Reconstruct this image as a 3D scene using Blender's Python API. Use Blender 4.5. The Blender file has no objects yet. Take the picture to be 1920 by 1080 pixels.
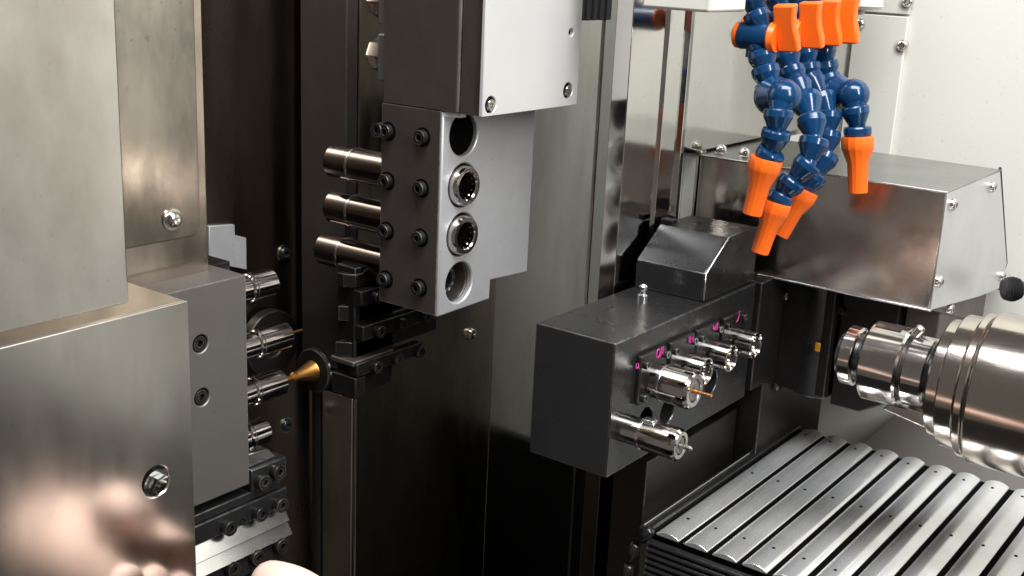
import bpy, bmesh, math, random
from mathutils import Vector, Matrix
random.seed(7)
SC = bpy.context.scene
COL = SC.collection
UP = 1.2                                   # the eye stands 1.2 m above the workshop floor

# ---------------------------------------------------------------- camera
F, CX, CY = 2211.0, 960.0, 540.0           # focal length and centre in photograph pixels
_y = Vector((2666 - CX, -11 - CY, F)).normalized()
_z = Vector((600 - CX, 8300 - CY, F)).normalized()
_z = -(_z - _y * _z.dot(_y)).normalized()
_x = _y.cross(_z)
RW = Matrix((_x, _y, _z))                  # camera (right, down, forward) -> machine axes
cam_data = bpy.data.cameras.new('camera')
cam_data.sensor_width = 36.0
cam_data.lens = F / 1920.0 * 36.0
cam_data.clip_start = 0.02
cam_data.clip_end = 50
cam = bpy.data.objects.new('camera', cam_data)
COL.objects.link(cam)
cam.matrix_world = Matrix.Translation((0, 0, UP)) @ (RW @ Matrix(((1, 0, 0), (0, -1, 0), (0, 0, -1)))).to_4x4()
SC.camera = cam

def ray(u, v):
    return RW @ Vector(((u - CX) / F, (v - CY) / F, 1.0))
def P(u, v, ax, val):                      # where the sight line meets a plane of the machine
    r = ray(u, v); k = 'XYZ'.index(ax)
    return r * (val / r[k])
def D(u, v, d):
    return ray(u, v) * d

# ---------------------------------------------------------------- light
world = bpy.data.worlds.new('World'); SC.world = world
world.use_nodes = True
bg = world.node_tree.nodes['Background']
bg.inputs[0].default_value = (1.0, 0.93, 0.86, 1)
bg.inputs[1].default_value = 0.14
def area(name, loc, target, sx, sy, watts, col):
    l = bpy.data.lights.new(name, 'AREA'); l.shape = 'RECTANGLE'
    l.size = sx; l.size_y = sy; l.energy = watts; l.color = col
    o = bpy.data.objects.new(name, l); COL.objects.link(o)
    o.location = Vector(loc) + Vector((0, 0, UP))
    o.rotation_euler = (Vector(target) - Vector(loc)).to_track_quat('-Z', 'Y').to_euler()
    return o
area('work_light', (0.75, 0.25, 0.55), (-0.35, 0.85, -0.25), 0.20, 0.80, 16, (1.0, 0.97, 0.92))
area('ceiling_light', (0.10, 0.35, 1.1), (-0.1, 0.80, -0.3), 1.3, 0.5, 40, (0.96, 0.98, 1.0))
SC.view_settings.view_transform = 'Standard'
SC.view_settings.look = 'None'
SC.view_settings.exposure = 0.0
SC.view_settings.gamma = 1.0
SC.render.engine = 'CYCLES'
SC.cycles.use_denoising = True
SC.cycles.max_bounces = 9
SC.cycles.glossy_bounces = 6
SC.cycles.caustics_reflective = False

# ---------------------------------------------------------------- materials
MATS = {}
def mat(name, col, metal=0.0, rough=0.5, rvar=0.1, stretch=(1, 1, 1), scale=60, bump=0.0, smudge_or_reflection=0.0,
        smcol=None, smscale=14, aniso=0.0, spec=0.5, coat=0.0, sss=0.0, specks=0.0, edge=None, smstretch=None):  # tint patches: smudges, on some steels painted reflections
    m = bpy.data.materials.new(name); m.use_nodes = True
    nt = m.node_tree; N = nt.nodes; L = nt.links
    b = N['Principled BSDF']
    b.inputs['Base Color'].default_value = (*col, 1)
    b.inputs['Metallic'].default_value = metal
    b.inputs['Roughness'].default_value = rough
    b.inputs['Specular IOR Level'].default_value = spec
    b.inputs['Coat Weight'].default_value = coat
    if sss:
        b.inputs['Subsurface Weight'].default_value = sss
        b.inputs['Subsurface Radius'].default_value = (0.008, 0.003, 0.0015)
        b.inputs['Subsurface Scale'].default_value = 0.5
    g = N.new('ShaderNodeNewGeometry')
    mp = N.new('ShaderNodeMapping'); mp.inputs['Scale'].default_value = stretch
    L.new(g.outputs['Position'], mp.inputs['Vector'])
    n1 = N.new('ShaderNodeTexNoise'); n1.inputs['Scale'].default_value = scale
    n1.inputs['Detail'].default_value = 5
    L.new(mp.outputs[0], n1.inputs['Vector'])
    n2 = N.new('ShaderNodeTexNoise'); n2.inputs['Scale'].default_value = smscale
    n2.inputs['Detail'].default_value = 6; n2.inputs['Roughness'].default_value = 0.6
    if smstretch:
        mp2 = N.new('ShaderNodeMapping'); mp2.inputs['Scale'].default_value = smstretch
        L.new(g.outputs['Position'], mp2.inputs['Vector']); L.new(mp2.outputs[0], n2.inputs['Vector'])
    else:
        L.new(g.outputs['Position'], n2.inputs['Vector'])
    r = N.new('ShaderNodeMapRange')
    r.inputs['From Min'].default_value = 0.3; r.inputs['From Max'].default_value = 0.7
    r.inputs['To Min'].default_value = max(0.02, rough - rvar); r.inputs['To Max'].default_value = min(1, rough + rvar)
    mixf = N.new('ShaderNodeMix'); mixf.data_type = 'FLOAT'; mixf.inputs[0].default_value = 0.55
    L.new(n1.outputs['Fac'], mixf.inputs[2]); L.new(n2.outputs['Fac'], mixf.inputs[3])
    L.new(mixf.outputs[0], r.inputs['Value']); L.new(r.outputs[0], b.inputs['Roughness'])
    last = None
    if smudge_or_reflection:
        rr = N.new('ShaderNodeMapRange'); rr.inputs['From Min'].default_value = 0.42; rr.inputs['From Max'].default_value = 0.68
        rr.inputs['To Max'].default_value = smudge_or_reflection
        L.new(n2.outputs['Fac'], rr.inputs['Value'])
        mc = N.new('ShaderNodeMix'); mc.data_type = 'RGBA'
        mc.inputs[6].default_value = (*col, 1); mc.inputs[7].default_value = (*(smcol or tuple(c * 0.6 for c in col)), 1)
        L.new(rr.outputs[0], mc.inputs[0]); last = mc
        L.new(mc.outputs[2], b.inputs['Base Color'])
    if specks:
        n3 = N.new('ShaderNodeTexNoise'); n3.inputs['Scale'].default_value = 260; n3.inputs['Detail'].default_value = 2
        L.new(g.outputs['Position'], n3.inputs['Vector'])
        r3 = N.new('ShaderNodeMapRange'); r3.inputs['From Min'].default_value = 0.68; r3.inputs['From Max'].default_value = 0.74
        r3.inputs['To Max'].default_value = specks
        L.new(n3.outputs['Fac'], r3.inputs['Value'])
        m3 = N.new('ShaderNodeMix'); m3.data_type = 'RGBA'
        m3.inputs[6].default_value = (*col, 1)
        if last: L.new(last.outputs[2], m3.inputs[6])
        m3.inputs[7].default_value = (*(tuple(c * 0.25 for c in col)), 1)
        L.new(r3.outputs[0], m3.inputs[0]); L.new(m3.outputs[2], b.inputs['Base Color'])
    if edge:
        bv = N.new('ShaderNodeBevel'); bv.samples = 4; bv.inputs['Radius'].default_value = 0.0014
        dt = N.new('ShaderNodeVectorMath'); dt.operation = 'DOT_PRODUCT'
        L.new(bv.outputs[0], dt.inputs[0]); L.new(g.outputs['Normal'], dt.inputs[1])
        wn = N.new('ShaderNodeTexNoise'); wn.inputs['Scale'].default_value = 130; wn.inputs['Detail'].default_value = 4
        L.new(g.outputs['Position'], wn.inputs['Vector'])
        er = N.new('ShaderNodeMapRange'); er.inputs['From Min'].default_value = 0.985; er.inputs['From Max'].default_value = 0.90
        er.inputs['To Max'].default_value = 1.0
        L.new(dt.outputs['Value'], er.inputs['Value'])
        wr = N.new('ShaderNodeMapRange'); wr.inputs['From Min'].default_value = 0.36; wr.inputs['From Max'].default_value = 0.62
        L.new(wn.outputs['Fac'], wr.inputs['Value'])
        mu = N.new('ShaderNodeMath'); mu.operation = 'MULTIPLY'
        L.new(er.outputs[0], mu.inputs[0]); L.new(wr.outputs[0], mu.inputs[1])
        em = N.new('ShaderNodeMix'); em.data_type = 'RGBA'; em.inputs[7].default_value = (*edge, 1)
        src = b.inputs['Base Color'].links
        if src: L.new(src[0].from_socket, em.inputs[6])
        else: em.inputs[6].default_value = (*col, 1)
        L.new(mu.outputs[0], em.inputs[0]); L.new(em.outputs[2], b.inputs['Base Color'])
    if bump:
        bp = N.new('ShaderNodeBump'); bp.inputs['Strength'].default_value = bump; bp.inputs['Distance'].default_value = 0.0006
        L.new(n1.outputs['Fac'], bp.inputs['Height']); L.new(bp.outputs[0], b.inputs['Normal'])
    if aniso:
        b.inputs['Anisotropic'].default_value = aniso
        t = N.new('ShaderNodeTangent'); t.direction_type = 'RADIAL'; t.axis = 'Z'
        L.new(t.outputs[0], b.inputs['Tangent'])
    MATS[name] = m
    return m
mat('guard_steel', (0.88, 0.855, 0.81), 1, 0.20, 0.09, (3, 3, 0.6), 14, 0.003, 0.95, (0.47, 0.42, 0.36), 8, smstretch=(1, 1, 0.55), specks=0.25)
mat('dim_reflection_steel', (0.44, 0.40, 0.35), 1, 0.20, 0.07, (5, 5, 1), 14, 0.004, 0.95, (0.13, 0.12, 0.11), 14, specks=0.4, smstretch=(1, 1, 0.45))  # dark patches put the gang block's dark reflection into the colour
mat('mirror_steel', (0.66, 0.65, 0.62), 1, 0.10, 0.05, (1, 1, 1), 20, 0.0, 0.35, (0.46, 0.44, 0.41), 12, specks=0.25)
mat('wall_steel', (0.78, 0.68, 0.58), 1, 0.19, 0.10, (6, 6, 1), 10, 0.004, 0.95, (0.34, 0.28, 0.23), 11, smstretch=(1, 1, 0.28))  # vertical tint streaks paint reflections into the wall colour
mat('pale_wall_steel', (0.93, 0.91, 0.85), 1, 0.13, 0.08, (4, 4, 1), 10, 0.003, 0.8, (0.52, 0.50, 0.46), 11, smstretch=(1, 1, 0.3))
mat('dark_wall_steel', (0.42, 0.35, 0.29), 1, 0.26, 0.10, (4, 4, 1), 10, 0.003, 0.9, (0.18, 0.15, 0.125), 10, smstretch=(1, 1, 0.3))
mat('cover_steel', (0.78, 0.735, 0.69), 1, 0.17, 0.11, (1, 1, 1), 24, 0.0, 0.8, (0.40, 0.365, 0.33), 22, specks=0.7)
mat('cover_top_steel', (0.42, 0.42, 0.405), 1, 0.30, 0.08, (3, 60, 1), 12, 0.02, 0.3)
mat('cover_side_steel', (0.70, 0.71, 0.70), 0.85, 0.42, 0.06, (1, 1, 1), 40, 0.02, 0.2)
mat('aluminium', (0.60, 0.61, 0.63), 0.55, 0.42, 0.10, (1, 1, 1), 120, 0.06, 0.35, (0.55, 0.55, 0.58), 30, specks=0.25)
mat('machined_aluminium', (0.74, 0.74, 0.73), 0.35, 0.40, 0.05, (20, 4, 20), 14, 0.01, 0.2, (0.62, 0.62, 0.62), 20)
mat('slat_aluminium', (0.95, 0.955, 0.96), 0.74, 0.16, 0.06, (5, 1, 5), 10, 0.0, 0.6, (0.58, 0.565, 0.54), 12)
mat('oxide_steel', (0.125, 0.108, 0.098), 0.7, 0.46, 0.08, (1, 1, 1), 60, 0.02, 0.5, (0.085, 0.070, 0.064), 16, specks=0.3, edge=(0.45, 0.42, 0.40))
mat('graphite_steel', (0.075, 0.075, 0.078), 0.8, 0.27, 0.08, (1, 1, 1), 60, 0.01, 0.3, (0.056, 0.056, 0.058), 9, edge=(0.50, 0.50, 0.50))
mat('grey_steel', (0.25, 0.235, 0.225), 0.75, 0.50, 0.06, (1, 1, 1), 300, 0.05, 0.35, (0.17, 0.155, 0.145), 12, specks=0.25, edge=(0.55, 0.53, 0.50))
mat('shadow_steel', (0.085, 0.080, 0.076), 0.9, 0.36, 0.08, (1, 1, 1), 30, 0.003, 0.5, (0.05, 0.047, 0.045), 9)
mat('black_steel', (0.018, 0.017, 0.017), 0.5, 0.36, 0.1, (1, 1, 1), 80, 0.02, 0.5, (0.030, 0.026, 0.023), 30, edge=(0.20, 0.19, 0.18))
mat('black_void', (0.002, 0.002, 0.002), 0.0, 0.9, 0.05, spec=0.05)
mat('rubber', (0.022, 0.022, 0.023), 0.0, 0.5, 0.1)
mat('chrome', (0.66, 0.63, 0.60), 1, 0.12, 0.05, (1, 1, 1), 90, 0.0, 0.3)
mat('spindle_steel', (0.60, 0.545, 0.49), 1, 0.15, 0.06, (2, 30, 30), 60, 0.02, 0.3, (0.45, 0.38, 0.33), 30, specks=0.3)
mat('dark_chrome', (0.37, 0.345, 0.325), 1, 0.14, 0.05, (1, 1, 1), 90, 0.0, 0.4)
mat('bright_steel', (0.82, 0.82, 0.81), 1, 0.20, 0.06, (1, 1, 1), 50, 0.0, 0.25)
mat('screw_steel', (0.68, 0.66, 0.62), 1, 0.20, 0.05)
mat('brass', (0.58, 0.29, 0.085), 1, 0.32, 0.06)
mat('copper', (0.86, 0.42, 0.18), 1, 0.25, 0.05)
mat('white_paint', (0.70, 0.695, 0.64), 0.0, 0.34, 0.06, (1, 1, 1), 40, 0.01, 0.15, (0.60, 0.585, 0.52), 6, specks=0.2)
mat('cream_paint', (0.74, 0.73, 0.66), 0.0, 0.35, 0.05)
mat('blue_plastic', (0.003, 0.035, 0.105), 0.0, 0.17, 0.05, (1, 1, 1), 90, 0.01, 0.3, (0.008, 0.048, 0.120), 70, spec=0.5, specks=0.35)
mat('orange_plastic', (0.92, 0.15, 0.010), 0.0, 0.36, 0.06, (1, 1, 1), 90, 0.01, 0.2, (0.74, 0.10, 0.010), 55, specks=0.3)
mat('magenta_ink', (0.75, 0.05, 0.38), 0.0, 0.45, 0.05)
mat('ochre_plastic', (0.55, 0.25, 0.02), 0.0, 0.45, 0.05)
mat('skin', (0.84, 0.60, 0.50), 0.0, 0.48, 0.08, (1, 1, 1), 300, 0.12, 0.4, (0.80, 0.52, 0.43), 60, sss=0.25)
mat('nail', (0.82, 0.56, 0.48), 0.0, 0.3, 0.03)
M = MATS

# ---------------------------------------------------------------- mesh helpers
def frame(d):
    d = Vector(d).normalized()
    a = Vector((0, 0, 1)) if abs(d.z) < 0.9 else Vector((1, 0, 0))
    x = a.cross(d).normalized()
    return Matrix((x, d.cross(x), d)).transposed()

class MB:
    def __init__(s): s.v = []; s.f = []
    def add(s, vs, fs):
        o = len(s.v); s.v += [Vector(p) for p in vs]; s.f += [[i + o for i in q] for q in fs]; return s
    def box(s, x0, x1, y0, y1, z0, z1):
        x0, x1 = sorted((x0, x1)); y0, y1 = sorted((y0, y1)); z0, z1 = sorted((z0, z1))
        return s.add([(x, y, z) for x in (x0, x1) for y in (y0, y1) for z in (z0, z1)],
                     [(0, 1, 3, 2), (4, 6, 7, 5), (0, 4, 5, 1), (2, 3, 7, 6), (0, 2, 6, 4), (1, 5, 7, 3)])
    def prism(s, poly, ax, a0, a1):
        k = 'XYZ'.index(ax); n = len(poly)
        def pt(p, a):
            q = list(p); q.insert(k, a); return q
        return s.add([pt(p, a0) for p in poly] + [pt(p, a1) for p in poly],
                     [list(range(n)), list(range(2 * n - 1, n - 1, -1))] + [(i, i + n, (i + 1) % n + n, (i + 1) % n) for i in range(n)])
    def lathe(s, prof, org, d, n=32, closed=False):
        # profile of (radius, height) along d; radius 0 ends close the surface
        R = frame(d); org = Vector(org); rings = []; o = len(s.v); vs = []; fs = []
        for r, h in prof:
            if r <= 1e-9:
                rings.append([len(vs)]); vs.append(org + R @ Vector((0, 0, h)))
            else:
                rings.append(list(range(len(vs), len(vs) + n)))
                for i in range(n):
                    a = 2 * math.pi * i / n
                    vs.append(org + R @ Vector((r * math.cos(a), r * math.sin(a), h)))
        pairs = list(zip(rings, rings[1:])) + ([(rings[-1], rings[0])] if closed else [])
        for a, b in pairs:
            for i in range(n):
                j = (i + 1) % n
                q = [a[i % len(a)], a[j % len(a)], b[j % len(b)], b[i % len(b)]]
                q2 = []
                for t in q:
                    if t not in q2: q2.append(t)
                if len(q2) > 2: fs.append(q2)
        return s.add(vs, fs)
    def cyl(s, org, d, r, h, n=24):
        return s.lathe([(0, 0), (r, 0), (r, h), (0, h)], org, d, n)
    def tube(s, pts, r, n=10):
        pts = [Vector(p) for p in pts]; vs = []; fs = []
        for i, p in enumerate(pts):
            d = (pts[min(i + 1, len(pts) - 1)] - pts[max(i - 1, 0)])
            R = frame(d); rr = r[i] if isinstance(r, (list, tuple)) else r
            vs += [p + R @ Vector((rr * math.cos(2 * math.pi * k / n), rr * math.sin(2 * math.pi * k / n), 0)) for k in range(n)]
        for i in range(len(pts) - 1):
            for k in range(n):
                fs.append((i * n + k, i * n + (k + 1) % n, (i + 1) * n + (k + 1) % n, (i + 1) * n + k))
        fs += [list(range(n)), list(range((len(pts) - 1) * n, len(pts) * n))]
        return s.add(vs, fs)
    def centre(s):
        lo = [min(p[i] for p in s.v) for i in range(3)]; hi = [max(p[i] for p in s.v) for i in range(3)]
        return Vector(((lo[0] + hi[0]) / 2, (lo[1] + hi[1]) / 2, lo[2]))
    def mesh(s, name, base, angle=20):
        me = bpy.data.meshes.new(name)
        me.from_pydata([p - base for p in s.v], [], s.f)
        bm = bmesh.new(); bm.from_mesh(me)
        bmesh.ops.recalc_face_normals(bm, faces=bm.faces)
        bm.to_mesh(me); bm.free()
        smooth(me, angle)
        return me

def smooth(me, angle=20):
    me.polygons.foreach_set('use_smooth', [True] * len(me.polygons))
    me.set_sharp_from_angle(angle=math.radians(angle))
    me.update()

ROOTS = []
BASE = {}
def thing(name, label, cat, base, group=None):
    o = bpy.data.objects.new(name, None); COL.objects.link(o)
    o.empty_display_size = 0.02
    o.location = Vector(base); BASE[o] = Vector(base)
    o['label'] = label; o['category'] = cat
    if group: o['group'] = group
    ROOTS.append(o)
    return o
def bev(o, w, seg=2):
    b = o.modifiers.new('bevel', 'BEVEL'); b.width = w; b.segments = seg
    b.limit_method = 'ANGLE'; b.angle_limit = math.radians(50); b.harden_normals = False
    return o
def part(name, mb, m, parent, bevel=0, angle=20, label=None):
    base = BASE[parent]
    me = mb.mesh(name, base, angle)
    me.materials.append(M[m])
    o = bpy.data.objects.new(name, me); COL.objects.link(o)
    o.parent = parent; BASE[o] = base
    if bevel: bev(o, bevel)
    if label: o['label'] = label
    return o
def solo(name, mb, m, label=None, cat=None, group=None, kind=None, bevel=0, angle=20):
    base = mb.centre()
    me = mb.mesh(name, base, angle); me.materials.append(M[m])
    o = bpy.data.objects.new(name, me); COL.objects.link(o)
    o.location = base; BASE[o] = base; ROOTS.append(o)
    if label: o['label'] = label
    if cat: o['category'] = cat
    if group: o['group'] = group
    if kind: o['kind'] = kind
    if bevel: bev(o, bevel)
    return o
def bore(o, mb):
    """cut the shapes of MB out of a mesh object"""
    base = BASE[o]
    cut = bpy.data.objects.new('cutter', mb.mesh('cutter', base)); COL.objects.link(cut)
    loc = o.matrix_world.translation if o.parent else o.location
    cut.location = base
    mods = [(m.type, m.width, m.segments) for m in o.modifiers]
    o.modifiers.clear()
    b = o.modifiers.new('bore', 'BOOLEAN'); b.operation = 'DIFFERENCE'; b.solver = 'EXACT'; b.object = cut
    bpy.context.view_layer.update()
    dg = bpy.context.evaluated_depsgraph_get()
    me = bpy.data.meshes.new_from_object(o.evaluated_get(dg))
    o.modifiers.clear()
    me.name = o.name
    o.data = me
    if not me.materials: me.materials.append(o.data.materials[0])
    cm = cut.data
    bpy.data.objects.remove(cut); bpy.data.meshes.remove(cm)
    smooth(me, 20)
    for t, w, sg in mods: bev(o, w, sg)
SHARED = {}
def inst(name, key, loc, d, parent, spin=0.0, scale=1.0, label=None):
    """a small piece that shares its mesh with its likes; its own axis points along d"""
    me = SHARED[key]
    o = bpy.data.objects.new(name, me); COL.objects.link(o)
    o.parent = parent; BASE[o] = BASE[parent]
    o.matrix_local = Matrix.Translation(Vector(loc) - BASE[parent]) @ frame(d).to_4x4() @ Matrix.Rotation(spin, 4, 'Z') @ Matrix.Scale(scale, 4)
    if label: o['label'] = label
    return o
def share(key, mb, m, angle=20):
    me = mb.mesh(key, Vector((0, 0, 0)), angle); me.materials.append(M[m]); SHARED[key] = me
def hexagon(r, h0, h1):
    return [(r * math.cos(math.pi / 3 * i), r * math.sin(math.pi / 3 * i)) for i in range(6)], h0, h1
def socket_head(r, h, s=0.52, dome=False):
    """cap or dome screw head with a hexagonal socket; stands on z = 0"""
    mb = MB(); n = 24
    out = [(0, -0.0008), (r, -0.0008), (r, h * 0.45), (r * 0.9, h * 0.75), (r * 0.62, h)] if dome else [(0, -0.0008), (r, -0.0008), (r, h * 0.9), (r * 0.94, h)]
    mb.lathe(out, (0, 0, 0), (0, 0, 1), n)
    top = len(mb.v) - n
    o = len(mb.v)
    hz = [(s * r * math.cos(2 * math.pi * i / n), s * r * math.sin(2 * math.pi * i / n)) for i in range(n)]
    hz = []
    for i in range(n):
        a = 2 * math.pi * i / n; k = (a % (math.pi / 3)) - math.pi / 6
        q = s * r * math.cos(math.pi / 6) / math.cos(k)
        hz.append((q * math.cos(a), q * math.sin(a)))
    R = frame((0, 0, 1))
    for z in (h, h * 0.35):
        mb.v += [R @ Vector((x, y, z)) for x, y in hz]
    mb.v.append(Vector((0, 0, h * 0.3)))
    for i in range(n):
        j = (i + 1) % n
        mb.f.append([top + i, top + j, o + j, o + i]); mb.f.append([o + i, o + j, o + n + j, o + n + i])
        mb.f.append([o + n + i, o + n + j, o + 2 * n])
    return mb
share('cap_black', socket_head(0.0042, 0.0045), 'black_steel', 30)
share('cap_small', socket_head(0.0032, 0.0035), 'black_steel', 30)
share('cap_steel', socket_head(0.0042, 0.0040), 'screw_steel', 30)
share('dome', socket_head(0.0048, 0.0042, 0.45, True), 'screw_steel', 40)
share('dome_dark', socket_head(0.0052, 0.0030, 0.5, True), 'graphite_steel', 40)
share('acorn', MB().lathe([(0, -0.0008), (0.0062, -0.0008), (0.0062, 0.0012), (0.0050, 0.0016), (0.0050, 0.0040), (0.0042, 0.0066), (0.0024, 0.0082), (0, 0.0088)], (0, 0, 0), (0, 0, 1), 24), 'screw_steel', 40)
share('washer', MB().lathe([(0.0030, 0), (0.0064, 0), (0.0064, 0.001), (0.0030, 0.001)], (0, 0, 0), (0, 0, 1), 28, True), 'screw_steel')
share('counterbore', MB().lathe([(0.0042, 0.0002), (0.0056, 0.0002), (0.0056, 0.0006), (0.0042, 0.0006)], (0, 0, 0), (0, 0, 1), 28, True), 'black_void')
PX, NX, PY, NY, PZ = (1, 0, 0), (-1, 0, 0), (0, 1, 0), (0, -1, 0), (0, 0, 1)

# ================================================================ the setting
FLOOR = -0.80
solo('floor', MB().box(-1.1, 1.5, -0.05, 1.25, FLOOR - 0.02, FLOOR), 'black_steel', kind='structure')
YB = 1.13
o = solo('back_wall', MB().box(-0.72, 1.5, YB, YB + 0.02, FLOOR + 0.001, 0.45), 'white_paint', kind='structure')
r = thing('wall_panel', 'white painted access panel with dome screws behind the blue hoses', 'panel', (-0.3, YB - 0.003, -0.15))
zs = P(1640, 25, 'Y', YB).z; xr = P(1703, 60, 'Y', YB).x
part('panel_sheet', MB().box(-0.43, xr, YB - 0.005, YB - 0.0005, -0.42, zs - 0.001), 'white_paint', r, 0.0008)
part('upper_sheet', MB().box(-0.43, xr, YB - 0.005, YB - 0.0005, zs + 0.001, 0.4), 'white_paint', r, 0.0008)
for u, v in ((1613, 45), (1693, 85), (1703, 3)):
    inst('screw', 'dome', P(u, v, 'Y', YB - 0.005), NY, r, scale=1.1)
# polished side panel and the folded column that guards the slide
XP = -0.468
XS = XP + 0.002
y0s = P(1291, 150, 'X', XS).y
solo('side_panel', MB().prism([(y0s, -0.1500), (0.897, -0.1565), (YB - 0.007, -0.1565), (YB - 0.007, 0.07), (y0s, 0.07)], 'X', XS - 0.012, XS), 'mirror_steel',
     'mirror polished stainless side panel reflecting the blue coolant hoses', 'panel', bevel=0.001)
solo('bounce_sheet', MB().box(XP - 0.020, XP - 0.0125, 0.888, YB - 0.007, -0.30, 0.07), 'white_paint', kind='structure')  # added white sheet behind the side panel, for the wall sheet to mirror
solo('reflection_blocker', MB().box(-0.72, XP - 0.0125, YB - 0.012, YB - 0.001, FLOOR + 0.001, -0.585), 'black_steel', kind='structure')  # added dark sheet so that the foot of the wall sheet mirrors black
solo('side_wall', MB().box(XP - 0.011, XP - 0.001, 0.90, YB - 0.007, FLOOR + 0.001, -0.162), 'white_paint', kind='structure')
def colY(u, x=XP + 0.005): return P(u, 250, 'X', x).y
ys = [colY(u) for u in (1176, 1210, 1238, 1270, 1286)]
prof = [(XP - 0.012, ys[0] + 0.0005), (XP + 0.003, ys[0]), (XP + 0.005, ys[1]), (XP + 0.002, ys[1] + 0.004), (XP + 0.0035, ys[2] - 0.003),
        (XP + 0.0065, ys[2]), (XP + 0.004, ys[2] + 0.003), (XP + 0.0045, ys[3]), (XP + 0.008, ys[3] + 0.003), (XP + 0.0045, ys[4]), (XP - 0.012, ys[4] + 0.002)]
solo('folded_column', MB().prism(prof, 'Z', FLOOR + 0.001, 0.07), 'mirror_steel',
     'tall folded stainless column standing behind the dark hood, bright vertical edge', 'column', bevel=0.0006, angle=15)
# left walls
XW = -0.70
r = thing('wall_sheet', 'brown reflecting stainless wall sheet with one screw below the tool block', 'panel', (XW, 0.83, FLOOR))
yq = P(920, 750, 'X', XW).y
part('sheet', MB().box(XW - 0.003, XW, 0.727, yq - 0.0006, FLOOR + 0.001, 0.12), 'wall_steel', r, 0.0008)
part('edge_flange', MB().box(-0.7415, XW - 0.0032, 0.725, 0.727, FLOOR + 0.001, -0.3965), 'guard_steel', r, 0.0006)
inst('washer', 'washer', P(882, 625, 'X', XW), PX, r, scale=1.15); inst('screw', 'dome', P(882, 625, 'X', XW + 0.001), PX, r, scale=1.2)
y2 = P(1114, 300, 'X', XW).y
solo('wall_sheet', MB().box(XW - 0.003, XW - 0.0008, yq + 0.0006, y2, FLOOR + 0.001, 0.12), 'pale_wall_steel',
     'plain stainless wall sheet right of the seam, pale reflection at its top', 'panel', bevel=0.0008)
ya, yb_, yc, yd = (P(u, 300, 'X', XW).y for u in (1116, 1150, 1156, 1172))
solo('edge_strip', MB().box(XW - 0.003, XW + 0.0015, ya, yb_, FLOOR + 0.001, 0.12), 'mirror_steel',
     'narrow bright vertical stainless strip left of the black gap', 'strip', bevel=0.002)
mb = MB()
q0, q1 = P(1094, 0, 'X', XW + 0.006), P(1150, 0, 'X', XW + 0.006); zq = P(1120, 38, 'X', XW + 0.006).z
for k in range(9):
    mb.box(XW + 0.0018, XW + (0.007 if k % 2 else 0.005), q0.y + (q1.y - q0.y) * k / 9, q0.y + (q1.y - q0.y) * (k + 1) / 9 - 0.0003, zq, 0.10)
solo('rubber_bellows', mb, 'rubber', 'short black ribbed bellows at the top edge right of the bright cover plate', 'bellows', bevel=0.0005)
solo('gap_backing', MB().box(XW - 0.012, XW - 0.004, yb_ + 0.0005, YB - 0.001, FLOOR + 0.001, 0.12), 'black_void', kind='structure')
XA = -0.76
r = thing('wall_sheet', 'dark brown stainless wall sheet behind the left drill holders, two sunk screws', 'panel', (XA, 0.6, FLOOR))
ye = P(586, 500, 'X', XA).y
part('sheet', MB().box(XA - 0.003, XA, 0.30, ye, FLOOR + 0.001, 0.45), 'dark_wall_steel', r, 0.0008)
for u, v in ((533, 475), (537, 797)):
    inst('washer', 'washer', P(u, v, 'X', XA), PX, r, scale=1.2); inst('screw', 'dome_dark', P(u, v, 'X', XA + 0.001), PX, r, scale=1.1)
pl = [P(u, v, 'X', XA + 0.004) for u, v in ((392, 424), (440, 421), (441, 441), (462, 446), (463, 506), (393, 492))]  # outline of a bright wall reflection, built as a pale plate
solo('reflection_plate', MB().prism([(q.y, q.z) for q in pl], 'X', XA + 0.0005, XA + 0.004), 'aluminium',
     'small pale notched plate imitating a reflection on the dark wall above the grey block corner', 'bracket', bevel=0.0006)
solo('wall_channel', MB().box(XA - 0.02, XA - 0.008, ye + 0.001, 0.83, FLOOR + 0.001, 0.45), 'black_void', kind='structure')
g0 = P(606, 500, 'X', XA + 0.01).y
solo('slide_rod', MB().cyl((XA + 0.01, g0 - 0.006, FLOOR + 0.001), PZ, 0.006, 1.2, 20), 'black_steel',
     'slim black vertical rod in the dark gap beside the tool slide', 'rod')
solo('slide_column', MB().prism([(-0.742, 0.700), (-0.742, 0.7245), (XW - 0.001, 0.7245), (XW + 0.012, 0.712), (XW + 0.012, 0.700)], 'Z', -0.36, 0.12), 'oxide_steel',
     'dark brown vertical slide column behind the round tool sleeves', 'column', bevel=0.001)
# ================================================================ left guards
XG = -0.4654
r = thing('machine_guard', 'large brushed stainless guard box at lower left with a bolt in a round hole', 'guard', (XG, 0.2, -0.6))
fr = part('front_sheet', MB().box(XG - 0.002, XG, -0.04, 0.3617, -0.62, -0.1757), 'guard_steel', r, 0.0008)
hc = P(293, 903, 'X', XG)
bore(fr, MB().lathe([(0, -0.01), (0.0082, -0.01), (0.0082, 0.01), (0, 0.01)], hc, PX, 40))
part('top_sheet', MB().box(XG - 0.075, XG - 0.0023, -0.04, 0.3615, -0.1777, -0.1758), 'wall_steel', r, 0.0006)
part('bracket', MB().box(XG - 0.034, XG - 0.026, hc.y - 0.03, hc.y + 0.025, hc.z - 0.04, hc.z + 0.04), 'black_steel', r, 0.001)
bc = P(290, 907, 'X', XG - 0.0258)
bt = part('bolt', MB().lathe([(0, 0), (0.0085, 0), (0.0085, 0.002), (0, 0.002)], bc, PX, 28), 'bright_steel', r)
part('nut', MB().prism([(bc.y + 0.0066 * math.cos(a * math.pi / 3), bc.z + 0.0066 * math.sin(a * math.pi / 3)) for a in range(6)], 'X', bc.x + 0.0022, bc.x + 0.0075), 'bright_steel', bt, 0.0005)
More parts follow.
